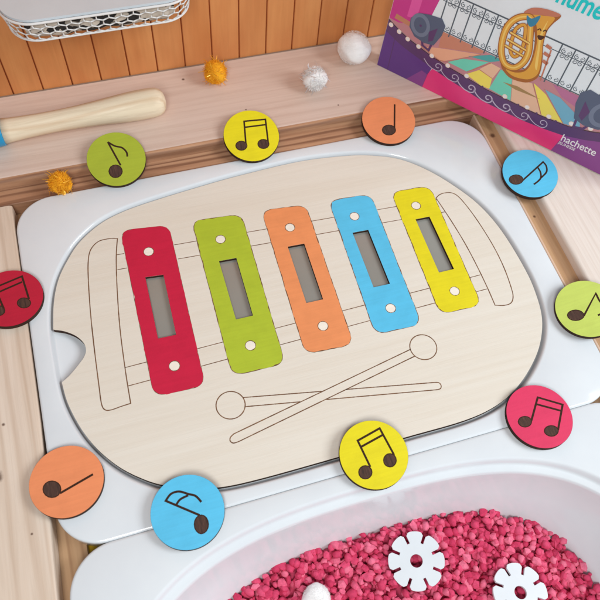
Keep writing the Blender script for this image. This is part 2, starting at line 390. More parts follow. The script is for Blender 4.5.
pegs = {'red': [(-11.12, 6.8), (-11.2, -3.47)], 'green': [(-5.28, 6.53), (-5.36, -3.32)], 'orange': [(.57, 6.25), (.47, -3.17)], 'blue': [(6.19, 6.0), (6.13, -3.06)], 'yellow': [(11.73, 5.76), (11.72, -2.92)]}
for k in ('red', 'green', 'orange', 'blue', 'yellow'):
    body = round_poly(list(reversed(barsq[k])), .95, 8)
    body = [(x+random.gauss(0, .022), y+random.gauss(0, .022)) for x, y in resample(body, .35, True)]
    holes = [circle(x, y, .40, 24) for x, y in pegs[k]]
    sl = Vector(slots[k][0]); 
    cx = sum(q[0] for q in slots[k])/4; cy = sum(q[1] for q in slots[k])/4
    sl = [(cx+(x-cx)*1.004, cy+(y-cy)*1.002) for x, y in slots[k]]
    mb = MB(); slab(mb, [body, sl]+holes, BZ1, BZ1+.018, 0, 0)
    o = mb.build('xylophone_bar', M[k], board)
    o['label'] = {'red': 'crimson', 'green': 'lime green', 'orange': 'apricot', 'blue': 'sky blue', 'yellow': 'lemon yellow'}[k]+' bar'
    e = MB(); bo = round_poly(list(reversed(barsq[k])), .95, 8)
    ribbon(e, resample(bo, .3, True), .09 if k != 'red' else .04, BZ1+.012, True, 0, None, .4)
    e.build('bar_outline', M['engrave'], o)
    for x, y in pegs[k]:
        e = MB(); sheet(e, [circle(x, y, .38, 24)], BZ1+.008, 0); ribbon(e, circle(x, y, .40, 28), .045, BZ1+.021, True, 1, None, .5)
        e.build('nail_dot', [M['peg'], M['engrave']], o)
def engraved(name, lines, w=.078):
    e = MB()
    for pts, cl in lines: ribbon(e, resample(pts, .25, cl), w, BZ1+.006, cl, 0, None, .15)
    return e.build(name, M['engrave'], board)
for k in slots:
    q = slots[k]; mb = MB(); slab(mb, [[(q[0][0]+.004, q[0][1]-.004), (q[1][0]-.004, q[1][1]-.004), (q[2][0]-.004, q[2][1]+.004), (q[3][0]+.004, q[3][1]+.004)]], BZ0, BZ1-.26)
    mb.build('slot_shade_plate', M['plate'], board)  # added plate in each slot, its grey imitates the dim bin below
hl = catmull([(-13.3, 8.66), (-13.9, 8.8), (-14.8, 8.75), (-15.5, 8.15), (-15.85, 7.2), (-16.1, 5.6), (-16.4, 2.6), (-16.6, -.5), (-16.74, -3.5), (-16.79, -5.0), (-16.62, -5.5), (-16.2, -5.62), (-15.5, -5.55), (-14.8, -5.5)], 5)+catmull([(-14.8, -5.5), (-14.72, -3), (-14.5, .6), (-14.1, 4.2), (-13.7, 6.9), (-13.3, 8.66)], 5)[1:-1]
engraved('frame_end_outline', [(hl, True)])
hr = catmull([(13.74, 6.1), (14.2, 6.36), (14.75, 6.42), (15.35, 6.25), (15.75, 5.7), (16.1, 4.4), (16.4, 2.6), (16.62, .2), (16.6, -2), (16.35, -4.0), (16.1, -4.75), (15.7, -5.12), (15.1, -5.15), (14.41, -4.95)], 5)+catmull([(14.41, -4.95), (14.47, -3.2), (14.46, -1), (14.36, 1.2), (14.1, 3.65), (13.74, 6.1)], 5)[1:-1]
engraved('frame_end_outline', [(hr, True)])
ln = lambda a, b, x: a[1]+(b[1]-a[1])*(x-a[0])/(b[0]-a[0])
def rail(a, b, segs): return [([(x0, ln(a, b, x0)), (x1, ln(a, b, x1))], False) for x0, x1 in segs]
T = [(-13.62, -13.02), (-9.02, -7.16), (-3.04, -1.3), (2.46, 4.5), (8.2, 10.12), (13.6, 13.78)]
Bm = [(-14.72, -13.1), (-9.3, -7.24), (-3.22, -1.5), (2.3, 4.24), (8.03, 9.82), (13.36, 14.38)]
for seg in rail((-13.7, 7.14), (13.6, 5.94), T)+rail((-13.9, 5.76), (13.5, 4.56), [(-13.8, -13.04)]+T[1:-1]+[(13.56, 13.95)])+rail((-14.8, -2.66), (14.4, -2.04), Bm)+rail((-14.8, -4.14), (14.4, -3.4), Bm):
    engraved('frame_rail_line', [seg], .062)
# mallet A (head upper right) lies over mallet B (head left)
A1, A2, A3, A4 = Vector((6.38, -6.80)), Vector((6.50, -7.42)), Vector((-8.25, -9.66)), Vector((-8.08, -10.30))
endA = [tuple(A1), tuple(A3)]; 
capA = catmull([tuple(A3), (-8.55, -9.85), (-8.62, -10.1), (-8.45, -10.3), tuple(A4)], 4)
engraved('mallet_outline', [([tuple(A1)]+capA+[tuple(A2)], False), (circle(7.42, -6.88, 1.05, 40), True)])
B1, B2, B3, B4 = Vector((-6.93, -7.20)), Vector((-6.93, -7.92)), Vector((7.25, -9.84)), Vector((7.15, -10.42))
yA = lambda x, up: ln(tuple(A3 if up else A4), tuple(A1 if up else A2), x)
def cut(p, q):
    segs = []; N_ = 140; cur = []
    for i in range(N_+1):
        w = p.lerp(q, i/N_)
        if yA(w.x, False) < w.y < yA(w.x, True):
            if len(cur) > 1: segs.append((cur, False))
            cur = []
        else: cur.append(tuple(w))
    if len(cur) > 1: segs.append((cur, False))
    return segs
capB = catmull([tuple(B3), (7.5, -9.95), (7.56, -10.2), (7.42, -10.4), tuple(B4)], 4)
engraved('mallet_outline', cut(B1, B3)+cut(B2, B4)+[(capB, False), (circle(-7.95, -7.52, 1.05, 40), True)])

# ------------------------------------------------------------------ ten music note discs
DISCS={'green_back': {'pose': [-11.98, 16.086, 1.061, 0.273, -1.571], 'heads': [[[0.25, -1.21], [0.16, -1.41], [0.0, -1.57], [-0.2, -1.66], [-0.41, -1.66], [-0.61, -1.58], [-0.75, -1.42], [-0.83, -1.21], [-0.83, -0.98], [-0.74, -0.78], [-0.59, -0.61], [-0.39, -0.53], [-0.17, -0.53], [0.02, -0.61], [0.17, -0.77], [0.25, -0.98]]], 'lines': [[[0.23, -0.65], [-0.38, 1.66]], [[-0.38, 1.66], [0.11, 1.19], [0.67, 0.91], [0.95, 0.45], [0.94, 0.02]]]}, 'yellow_back': {'pose': [-0.172, 15.948, 1.019, 0.255, -1.571], 'heads': [[[-0.62, -0.87], [-0.7, -1.02], [-0.84, -1.14], [-1.02, -1.21], [-1.21, -1.2], [-1.39, -1.13], [-1.52, -1.01], [-1.59, -0.84], [-1.59, -0.67], [-1.51, -0.51], [-1.37, -0.39], [-1.19, -0.33], [-1.0, -0.34], [-0.82, -0.41], [-0.69, -0.53], [-0.62, -0.69]], [[1.32, -1.09], [1.24, -1.25], [1.1, -1.37], [0.91, -1.43], [0.72, -1.42], [0.54, -1.35], [0.41, -1.23], [0.34, -1.07], [0.35, -0.89], [0.43, -0.73], [0.57, -0.61], [0.75, -0.55], [0.95, -0.56], [1.12, -0.63], [1.26, -0.75], [1.32, -0.91]]], 'lines': [[[-0.68, -0.69], [-0.3, 1.47], [1.61, 1.29], [1.29, -0.89]], [[-0.36, 0.89], [1.53, 0.78]]]}, 'orange_back': {'pose': [12.486, 14.968, 0.859, 0.188, -1.821], 'heads': [[[0.29, -1.14], [0.18, -1.32], [-0.0, -1.45], [-0.23, -1.51], [-0.47, -1.49], [-0.69, -1.4], [-0.85, -1.24], [-0.92, -1.05], [-0.91, -0.85], [-0.8, -0.67], [-0.62, -0.54], [-0.39, -0.48], [-0.15, -0.5], [0.07, -0.59], [0.23, -0.74], [0.3, -0.94]]], 'lines': [[[0.24, -0.94], [1.05, 1.44]]]}, 'blue_right': {'pose': [22.647, 6.163, 0.922, 0.111, -2.2], 'heads': [[[-0.88, -0.44], [-1.0, -0.61], [-1.19, -0.72], [-1.43, -0.76], [-1.67, -0.73], [-1.88, -0.64], [-2.03, -0.49], [-2.1, -0.3], [-2.07, -0.12], [-1.95, 0.05], [-1.76, 0.16], [-1.52, 0.2], [-1.28, 0.18], [-1.06, 0.08], [-0.91, -0.07], [-0.85, -0.26]]], 'lines': [[[-0.98, -0.53], [1.59, 0.77], [1.68, 0.31], [1.45, -0.27], [0.71, -0.71]], [[0.89, 0.35], [0.92, -0.13], [0.74, -0.65], [0.38, -0.93], [-0.16, -1.15]]]}, 'green_right': {'pose': [21.152, -7.417, 0.987, 0.2, 3.142], 'heads': [[[-0.5, -0.46], [-0.62, -0.61], [-0.81, -0.69], [-1.05, -0.71], [-1.29, -0.66], [-1.5, -0.55], [-1.65, -0.39], [-1.71, -0.21], [-1.68, -0.03], [-1.56, 0.11], [-1.36, 0.2], [-1.13, 0.22], [-0.88, 0.17], [-0.67, 0.05], [-0.53, -0.11], [-0.47, -0.29]]], 'lines': [[[-0.54, -0.51], [1.2, 0.96], [1.18, 0.22], [1.38, -0.29], [1.24, -0.79]], [[0.49, -0.82], [0.81, -0.76], [1.11, -0.38]]]}, 'red_right': {'pose': [13.671, -14.425, 0.486, 0.035, 2.042], 'heads': [[[-0.77, -0.24], [-0.88, -0.37], [-1.04, -0.47], [-1.24, -0.5], [-1.43, -0.48], [-1.6, -0.4], [-1.71, -0.27], [-1.76, -0.12], [-1.73, 0.03], [-1.62, 0.16], [-1.46, 0.26], [-1.26, 0.29], [-1.07, 0.27], [-0.9, 0.19], [-0.78, 0.06], [-0.74, -0.09]], [[0.81, -1.43], [0.7, -1.55], [0.53, -1.64], [0.33, -1.68], [0.13, -1.65], [-0.04, -1.57], [-0.16, -1.44], [-0.21, -1.29], [-0.18, -1.14], [-0.07, -1.01], [0.1, -0.92], [0.3, -0.89], [0.5, -0.92], [0.68, -1.0], [0.8, -1.12], [0.84, -1.27]]], 'lines': [[[-0.75, -0.16], [0.53, 1.37], [2.08, 0.33], [0.82, -1.36]], [[0.21, 0.89], [1.77, -0.1]]]}, 'yellow_front': {'pose': [0.836, -13.82, 0.546, 0.035, -1.571], 'heads': [[[-0.55, -1.16], [-0.64, -1.32], [-0.79, -1.43], [-0.96, -1.49], [-1.15, -1.47], [-1.31, -1.39], [-1.42, -1.26], [-1.47, -1.09], [-1.45, -0.91], [-1.36, -0.75], [-1.21, -0.64], [-1.03, -0.58], [-0.85, -0.6], [-0.68, -0.68], [-0.57, -0.82], [-0.52, -0.99]], [[1.39, -0.83], [1.3, -0.99], [1.15, -1.11], [0.97, -1.17], [0.79, -1.15], [0.64, -1.07], [0.53, -0.94], [0.49, -0.77], [0.52, -0.59], [0.61, -0.43], [0.76, -0.31], [0.93, -0.25], [1.12, -0.27], [1.27, -0.35], [1.38, -0.48], [1.42, -0.65]]], 'lines': [[[-0.54, -0.78], [-0.8, 1.23], [1.02, 1.66], [1.37, -0.43]], [[-0.72, 0.74], [1.1, 1.15]]]}, 'blue_front': {'pose': [-12.529, -14.104, 0.546, 0.035, -1.571], 'heads': [[[1.13, -1.18], [1.05, -1.39], [0.91, -1.55], [0.73, -1.63], [0.55, -1.63], [0.39, -1.54], [0.28, -1.37], [0.22, -1.16], [0.24, -0.92], [0.32, -0.71], [0.46, -0.55], [0.64, -0.46], [0.82, -0.47], [0.98, -0.56], [1.1, -0.73], [1.15, -0.95]]], 'lines': [[[0.71, -0.45], [-1.25, 1.08], [-0.82, 1.43], [-0.27, 1.44], [0.29, 1.11], [0.73, 0.85], [1.01, 0.36]], [[-0.63, 0.64], [-0.3, 0.91], [0.27, 1.03]]]}, 'orange_left': {'pose': [-19.878, -9.89, 0.443, 0.017, 0.0], 'heads': [[[-0.44, -0.45], [-0.51, -0.65], [-0.65, -0.79], [-0.85, -0.86], [-1.07, -0.84], [-1.28, -0.74], [-1.44, -0.57], [-1.54, -0.36], [-1.56, -0.13], [-1.49, 0.07], [-1.35, 0.21], [-1.15, 0.28], [-0.93, 0.26], [-0.72, 0.16], [-0.55, -0.01], [-0.45, -0.23]]], 'lines': [[[-0.53, -0.7], [1.75, -0.01]]]}, 'red_left': {'pose': [-22.017, 5.166, 0.486, 0.035, 0.0], 'heads': [[[1.44, -0.81], [1.38, -0.97], [1.26, -1.09], [1.1, -1.14], [0.92, -1.13], [0.74, -1.06], [0.6, -0.92], [0.51, -0.76], [0.49, -0.58], [0.54, -0.42], [0.66, -0.3], [0.83, -0.24], [1.01, -0.25], [1.19, -0.33], [1.33, -0.47], [1.42, -0.63]], [[-0.46, -1.03], [-0.51, -1.19], [-0.63, -1.3], [-0.78, -1.36], [-0.95, -1.35], [-1.12, -1.28], [-1.26, -1.15], [-1.34, -0.98], [-1.36, -0.81], [-1.31, -0.65], [-1.2, -0.53], [-1.05, -0.48], [-0.87, -0.48], [-0.7, -0.56], [-0.57, -0.69], [-0.48, -0.86]]], 'lines': [[[1.36, -0.44], [1.08, 1.7], [-0.99, 1.15], [-0.52, -0.81]], [[1.03, 1.19], [-0.94, 0.63]]]}}
INFO = {
 'green_back': ('green', 'lime green disc with a single quaver, left-hand one on the back plank edge'),
 'yellow_back': ('yellow', 'yellow disc with beamed quavers leaning on the back plank edge'),
 'orange_back': ('orange', 'orange disc with an upright crotchet leaning on the back plank edge near the book'),
 'blue_right': ('blue', 'sky blue disc with a double-tailed note beside the picture book'),
 'green_right': ('green', 'lime green disc with glare painted into its colour, cut by the right edge of the picture, on the right ledge'),
 'red_right': ('red', 'pinkish red disc with beamed quavers on the front right of the white rim'),
 'yellow_front': ('yellow', 'yellow disc with beamed quavers on the front edge of the wooden board'),
 'blue_front': ('blue', 'sky blue disc with a double-tailed note on the front edge of the wooden board'),
 'orange_left': ('orange', 'orange disc with a crotchet lying sideways on the front left corner of the rim'),
 'red_left': ('red', 'dark red disc with beamed quavers on the left plank, cut by the picture edge')}
DT = {'red': (214, 40, 76)}
M['red_dark'] = paint('deep_red_paint', (190, 30, 58)); M['red_pink'] = paint('raspberry_paint', (226, 58, 100)); M['green_glare'] = paint('glare_lime_paint', (202, 219, 104))  # the lime here is paled to imitate glare on the right-hand disc
M['green_dim'] = paint('dim_lime_paint', (170, 184, 54)); M['orange_disc'] = paint('salmon_orange_paint', (238, 146, 98))  # this lime is dimmed for the weaker light at the back left
mt = {'green_back': 'green_dim', 'green_right': 'green_glare', 'red_right': 'red_pink', 'red_left': 'red_dark', 'orange_back': 'orange_disc', 'orange_left': 'orange_disc'}
for k, d in DISCS.items():
    x, y, z, a, phi = d['pose']
    if k == 'blue_right': x, y, z = x-.1, y-.1, z+.15
    n = Vector((sin(a)*cos(phi), sin(a)*sin(phi), cos(a)))
    r = thing('music_note_disc', INFO[k][1], 'wooden disc', Vector((x, y, z))-n*.41, 'painted music note discs round the board')
    r.rotation_mode = 'QUATERNION'; r.rotation_quaternion = Quaternion(Vector((-sin(phi), cos(phi), 0)), a)
    mb = MB(); slab(mb, [circle(0, 0, 2.45, 96)], 0, .395, 0, 0); o = mb.build('disc_edge', M['burnt'], r)
    mb = MB(); slab(mb, [circle(0, 0, 2.44, 96)], .395, .412, 0, 0); mb.build('painted_face', M[mt.get(k, INFO[k][0])], r)
    mb = MB()
    for i, l in enumerate(d['lines']):
        pts = [tuple(q) for q in l]
        if k in ('blue_right', 'blue_front', 'green_back', 'green_right') and len(pts) > 2:
            if k in ('blue_right', 'blue_front', 'green_right') and i == 0: pts = [pts[0]]+catmull(pts[1:], 6)
            else: pts = catmull(pts, 6)
        ribbon(mb, pts, .15, .417+.001*i, False, 1)
    for h in d['heads']:
        sheet(mb, [[tuple(q) for q in h]], .4195, 0); ribbon(mb, [tuple(q) for q in h], .07, .4205, True, 1)
    mb.build('note_symbol', [M['note'], M['note_line']], r)

# ------------------------------------------------------------------ pink stones and what lies on them
base = []
for i in range(14):
    bm = bmesh.new(); bmesh.ops.create_icosphere(bm, subdivisions=1, radius=1)
    for v in bm.verts: v.co *= random.uniform(.78, 1.2)
    dirs = [Vector((random.gauss(0, 1), random.gauss(0, 1), random.gauss(0, 1))).normalized() for _ in range(9)]
    cuts = [random.uniform(.55, .9) for _ in dirs]
    for v in bm.verts:
        for dd, c in zip(dirs, cuts):
            q = v.co.dot(dd)
            if q > c: v.co -= dd*(q-c)*.92
    base.append(([v.co.copy() for v in bm.verts], [tuple(v.index for v in f.verts) for f in bm.faces])); bm.free()
BC = (OC[0]+.15, OC[1]-28.872)
def in_open(x, y, off): return (abs((x-BC[0])/(OA+endoff(off)))**ON+abs((y-BC[1])/(OB+off))**ON) < 1
mb = MB()
ring = [(BC[0]-OC[0]+p[0], BC[1]-OC[1]+p[1], -5.75) for p in opening(R_PLAIN, -2.0, 0)]
mb.add(ring, [tuple(range(len(ring)))])
def hgt(x, y): return .10*sin(x*.55+1)*cos(y*.6)+.09*sin(x*1.7+y*1.1)
for layer, (dz, step) in enumerate(((-5.55, .52), (-5.28, .5), (-5.05, .52))):
    yy = -43.0
    while yy < -16:
        xx = -20
        while xx < 20:
            x, y = xx+random.uniform(-.28, .28), yy+random.uniform(-.28, .28); xx += step
            if not in_open(x, y, -1.98-.2*(layer == 0)) or (layer == 2 and random.random() < .10): continue
            if layer == 2 and any(math.hypot(x-fx, y-fy) < fr for fx, fy, fr in ((2.45, -20.95, 2.2), (8.9, -25.1, 2.2), (-5.3, -21.3, .9))): continue
            s = random.choice((.17, .25, .31, .35, .38, .42)); R = Quaternion((random.gauss(0, 1), random.gauss(0, 1), random.gauss(0, 1), random.gauss(0, 1))).normalized().to_matrix()
            sc = Vector((s*random.uniform(.95, 1.4), s, s*random.uniform(.55, .85))); R = (Quaternion((random.uniform(-1, 1), random.uniform(-1, 1), 0), random.gauss(0, .45)) @ Quaternion((0, 0, 1), random.uniform(0, 6.28))).to_matrix(); vs, fs = random.choice(base)
            c = Vector((x, y, dz+hgt(x, y)+random.uniform(-.08, .08)))
            mb.add([tuple(c+R @ Vector((v.x*sc.x, v.y*sc.y, v.z*sc.z))) for v in vs], fs, 0, random.random() < .6)
        yy += step
stones = mb.build('pink_stones', M['stone']); stones['kind'] = 'stuff'; stones['label'] = 'pink decorative gravel filling the front bin'

def flower(loc, rot, tilt, label, rad=2.05):
    pts = []
    for i in range(8):
        a0 = i*pi/4
        # petal between two notches, with rounded corners, then the notch itself
        h = .125/rad
        for j in range(9):
            u = -1+2*j/8; aa = a0+u*(pi/8-h); rr = rad*(1-.055*abs(u)**4) - (.10 if abs(u) == 1 else 0)
            pts.append((rr*cos(aa), rr*sin(aa)))
        am = a0+pi/8; ri = rad-.78; nx, ny = -sin(am)*.105, cos(am)*.105
        pts += [(ri*cos(am)-nx, ri*sin(am)-ny), (ri*cos(am)+nx, ri*sin(am)+ny)]
    r = MB(); slab(r, [pts, circle(0, 0, .46, 28)], 0, .2)
    o = r.build('flower_connector', M['flower'], None, loc); o.rotation_euler = (radians(tilt[0]), radians(tilt[1]), radians(rot)); bevel(o, .06, 3, 25)
    tag(o, label, 'toy', 'white notched flower connectors')
flower((2.45, -20.95, -4.62), -16, (6, -4), 'white notched flower disc lying on the pink stones, the one shown whole')
flower((8.9, -25.1, -4.62), -12, (-5, 5), 'white notched flower disc on the pink stones cut by the bottom edge')

# ------------------------------------------------------------------ pompoms
def ball(mb, r, sub, amp, seed, c=(0, 0, 0), flat=1, mi=0, facets=0):
    rnd = random.Random(seed); bm = bmesh.new(); bmesh.ops.create_icosphere(bm, subdivisions=sub, radius=1)
    ph = [(Vector((rnd.gauss(0, 1), rnd.gauss(0, 1), rnd.gauss(0, 1))).normalized(), rnd.uniform(2, 6), rnd.uniform(0, 6)) for _ in range(8)]
    fc = [(Vector((rnd.gauss(0, 1), rnd.gauss(0, 1), rnd.gauss(0, 1))).normalized(), rnd.uniform(.78, .93)) for _ in range(facets)]
    vs = []
    for v in bm.verts:
        k = 1+amp*sum(sin(f*d.dot(v.co)+p) for d, f, p in ph)/3
        w = v.co*k
        for d, cc in fc:
            q = w.dot(d)
            if q > cc: w -= d*(q-cc)*.7
        vs.append((c[0]+w.x*r, c[1]+w.y*r, c[2]+w.z*r*flat))
    mb.add(vs, [tuple(v.index for v in f.verts) for f in bm.faces], mi, True); bm.free()
def fibres(mb, r, n, l0, l1, w, seed, c=(0, 0, 0), mi=0, curl=.5, start=.85):
    rnd = random.Random(seed)
    for _ in range(n):
        d = Vector((rnd.gauss(0, 1), rnd.gauss(0, 1), rnd.gauss(0, 1))).normalized(); s_ = d.orthogonal().normalized(); s_.rotate(Quaternion(d, rnd.uniform(0, 6.28)))
        L = rnd.uniform(l0, l1); b = d*r*start; m_ = d*(r*start+L*.55)+s_*L*curl*rnd.uniform(-.3, .3); e = d*(r*start+L)+s_*L*curl*rnd.uniform(-.9, .9)
        q = d.cross(s_).normalized()*w/2; C_ = Vector(c)
        if (C_+e).z < .02: e.z = .02-C_.z
        mb.add([C_+b-q, C_+b+q, C_+m_+q, C_+m_-q, C_+e+q*.5, C_+e-q*.5], [(0, 1, 2, 3), (3, 2, 4, 5)], mi)
def pompom(label, loc, r, kind, seed):
    root = thing('pompom', label, 'pompom', loc, 'small craft pompoms'); zc = r*.96
    if kind == 'plain':
        mb = MB(); ball(mb, r*.97, 4, .06, seed, (0, 0, zc), .96, 0, 14); mb.build('core', M['white_fluff'], root)
        mb = MB(); fibres(mb, r, 3600, .03, .11, .016, seed+1, (0, 0, zc), 0, .9, .90); mb.build('fluff', M['white_fluff'], root)
    else:
        fl, ti = ('gold_fluff', 'gold_tinsel') if kind == 'gold' else ('white_fluff', 'silver_tinsel')
        mb = MB(); ball(mb, r*.8, 4, .16, seed, (0, 0, zc), .95); mb.build('core', M[fl], root)
        mb = MB(); fibres(mb, r, 2600, .10, .32, .032, seed+1, (0, 0, zc), 0, 1.5, .70); mb.build('fluff', M[fl], root)
        mb = MB(); fibres(mb, r, 70, .25, .75, .07, seed+2, (0, 0, zc), 0, 1.2, .72); mb.build('tinsel', M[ti], root)
pompom('golden tinsel pompom on the back plank against the orange wall', (-1.62, 23.3, ZB), 1.18, 'gold', 3)
pompom('golden fluffy pompom on the brown ledge left of the lime green disc', (-16.9, 15.0, -.30), 1.0, 'gold', 13)
pompom('white tinsel pompom in the middle of the back plank', (7.0, 20.4, ZB), 1.25, 'silver', 23)
pompom('larger plain white pompom on the back plank next to the book', (11.65, 23.05, ZB), 1.62, 'plain', 33)
pompom('plain white pompom half sunk in the pink stones of the front bin', (-5.3, -21.3, -5.35), 1.02, 'plain', 43)

# ------------------------------------------------------------------ wooden handle at the upper left
mal = thing('wooden_handle', 'pale turned wooden handle with a blue end lying on the back plank', 'musical toy', (-6.7, 20.82, ZB+1.27))
dirx = Vector((-14.6, -.4, 0)).normalized(); mal.rotation_euler = (0, 0, math.atan2(dirx.y, dirx.x))
def lathe(prof, n=40):
    mb = MB(); vs = []; fs = []
    for x, r in prof:
        for j in range(n): vs.append((x, r*cos(2*pi*j/n), r*sin(2*pi*j/n)))
    m = len(prof); fs = [(i*n+j, (i+1)*n+j, (i+1)*n+(j+1) % n, i*n+(j+1) % n) for i in range(m-1) for j in range(n)]
    fs += [tuple(range(n)), tuple(reversed(range((m-1)*n, m*n)))]
    mb.add(vs, fs, 0, True); return mb
prof = [(.0, .05), (.02, .35), (.12, .70), (.35, 1.02), (.7, 1.2), (1.2, 1.27), (2.4, 1.28), (3.4, 1.24), (4.6, 1.15), (6, 1.04), (7.5, .95), (9, .90), (10.6, .90), (12, .94), (13.2, 1.0), (13.9, 1.08)]
lathe(prof).build('handle', M['handle'], mal)
lathe([(13.9, .4), (13.91, 1.16), (14.05, 1.2), (16, 1.26), (18, 1.32), (19, 1.2), (19.5, .8), (19.6, .1)]).build('blue_end', M['bluegloss'], mal)

# ------------------------------------------------------------------ orange board wall
wall = thing('board_wall', 'orange stained wall of narrow upright boards behind the table', 'wall', (0, 25.75, ZB-1))
mb = MB(); mg = MB(); pw = 2.592; x0 = -16.9-pw*14
for i in range(30):
    a = x0+i*pw+.055; b = x0+(i+1)*pw-.055; q = random.uniform(-.015, .015)
    prof = [(a, .16), (a, .05), (a+.05, q), (b-.05, q), (b, .05), (b, .16)]
    vs = [(x, y, z) for z in (-2, 42) for x, y in prof]; nn = 6
    mb.add(vs, [(j, j+1, nn+j+1, nn+j) for j in range(nn-1)]+[(nn, nn+1, nn+2, nn+3, nn+4, nn+5)])
mb.build('boards', M['wallpaint'], wall)
box(mg, x0-1, x0+30*pw+1, .165, 1.2, -2, 42); mg.build('backing', M['groove'], wall)
mb = MB(); box(mb, -46, 46, -.145, -.02, .6, 1.04); o = mb.build('gap_filler', M['grime'], wall); 

# ------------------------------------------------------------------ wire mesh basket on the wall, upper left
bas = thing('mesh_basket', 'white wire mesh basket with a flat white top fixed on the orange wall', 'basket', (-10.45, 25.6, 9.6))
X0, X1, YF, YB, ZT, Zb, RC = -7.45, 7.35, -4.6, 0, 2.1, .12, 2.5
def path(inset=0, n=14):
    a0, a1, f = X0+inset, X1-inset, YF+inset; r = RC-inset*.5
    p = [(a0, YB)]+[(a0+r-r*cos(t), f+r-r*sin(t)) for t in [pi/2*i/n for i in range(n+1)]]
    p += [(a1-r+r*sin(t), f+r-r*cos(t)) for t in [pi/2*i/n for i in range(n+1)]]+[(a1, YB)]
    return p
lidp = path(.1)
mb = MB(); slab(mb, [lidp], ZT-.02, ZT+.2); o = mb.build('top_panel', M['lid'], bas); bevel(o, .09, 3, 50)
mb = MB(); tube(mb, [(x, y, ZT-.1) for x, y in path(.02)], .1); mb.build('upper_rim', M['wire'], bas)
mb = MB(); tube(mb, [(x, y, Zb) for x, y in path(.40)], .085); mb.build('lower_rim', M['wire'], bas)
# expanded-metal side: one sheet of wire cells wrapped round the front
pu = path(.04, 10); pd = path(.42, 10)
def param(p):
    L = [0]
    for i in range(1, len(p)): L.append(L[-1]+math.hypot(p[i][0]-p[i-1][0], p[i][1]-p[i-1][1]))
    return L
Lu, Ld = param(pu), param(pd)
def at(p, L, u):
    s_ = u*L[-1]
    for i in range(1, len(L)):
        if s_ <= L[i]+1e-9:
            k = (s_-L[i-1])/max(1e-9, L[i]-L[i-1]); return Vector((p[i-1][0]+(p[i][0]-p[i-1][0])*k, p[i-1][1]+(p[i][1]-p[i-1][1])*k))
    return Vector(p[-1])
def on(u, w):
    u = min(1, max(0, u)); a = at(pu, Lu, u); b = at(pd, Ld, u); q = b.lerp(a, w); bulge = .12*sin(pi*w)
    return (q.x, q.y-bulge*.4, Zb+(ZT-.1-Zb)*w)
NU, NW = 23, 3
mb = MB()
for j in range(NW):
    for i in range(NU):
        off = .5 if j % 2 else 0
        uc = (i+off)/NU; w0 = j/NW; w1 = (j+1)/NW
        l, r_, c0 = uc, uc+1/NU, uc+.5/NU
        for seg in (((l, w0+.30/NW), (c0, w0)), ((c0, w0), (r_, w0+.30/NW)), ((l, w0+.30/NW), (l, w1)), ):
            if max(seg[0][0], seg[1][0]) > 1.001: continue
            tube(mb, [on(*seg[0]), on(*seg[1])], .058, 6)
mb.build('mesh_side', M['wire'], bas)
cl = MB(); pts = [(-5.9+i*.6, -3.3+.06*sin(i*1.3), 1.0+.04*sin(i*.9)) for i in range(20)]
tube(cl, pts, .8, 16, False, 0, [.5]+[.95+.05*sin(i*1.7) for i in range(1, 19)]+[.5])
o = cl.build('cloth_roll', M['cloth'], None, (-10.45, 25.6, 9.5)); tag(o, 'beige and black patterned roll seen through the white mesh basket', 'cloth')

# ------------------------------------------------------------------ yellow piece in the gap
mb = MB(); box(mb, -.9, .9, -.8, .8, 0, .7); o = mb.build('yellow_block', M['yellow_plastic'], None, (-18.95, -14.5, -3.0)); bevel(o, .15)
tag(o, 'yellow plastic piece showing in the gap between the two white bins', 'toy block')
mb = MB(); extrude_y([(-19.55, -4), (-16.5, -4), (-16.5, -3.02), (-19.55, -3.02)], -17.5, -11.5, mb); mb.build('corner_brace', M['channel'], table)

# ------------------------------------------------------------------ picture book standing on the planks
book = thing('picture_book', 'large picture book with a tuba on a stage, standing on the back right corner', 'book', (13.893, 21.987, ZB))
e_ = Vector((.65648, -.75434, 0)); th = radians(6); nb = Vector((.75434, .65648, 0)); up = Vector((0, 0, 1))*cos(th)+nb*sin(th); nrm = e_.cross(up)
book.rotation_mode = 'QUATERNION'; book.rotation_quaternion = Matrix((e_, up, nrm)).transposed().to_quaternion(); book.scale = (1, .972, 1)
BW, BH = 26.5, 27.0
mb = MB(); slab(mb, [round_poly([(0, 0), (BW, 0), (BW, BH), (0, BH)], .15, 3)], -.28, 0); mb.build('front_cover', M['b_sky'], book)
mb = MB(); slab(mb, [[(.3, .25), (BW-.35, .25), (BW-.35, BH-.25), (.3, BH-.25)]], -1.1, -.28); mb.build('pages', M['page'], book)
mb = MB(); slab(mb, [[(0, 0), (BW, 0), (BW, BH), (0, BH)]], -1.38, -1.1); mb.build('back_cover', M['b_purple'], book)
mb = MB(); slab(mb, [[(0, 0), (.28, 0), (.28, BH), (0, BH)]], -1.1, -.28); mb.build('spine', M['b_purple'], book)
Z = .006
def art(name, items, mats):
    mb = MB()
    for i, it in enumerate(items):
        kind, mi, data = it[0], it[1], it[2]; z = Z*it[-1]
        if kind == 'p': sheet(mb, [data], z, mi)
        elif kind == 'l': ribbon(mb, data, it[3], z, False, mi)
        elif kind == 'c': ribbon(mb, data, it[3], z, True, mi)
    return mb.build(name, [M[m] for m in mats], book)
W = BW-.02
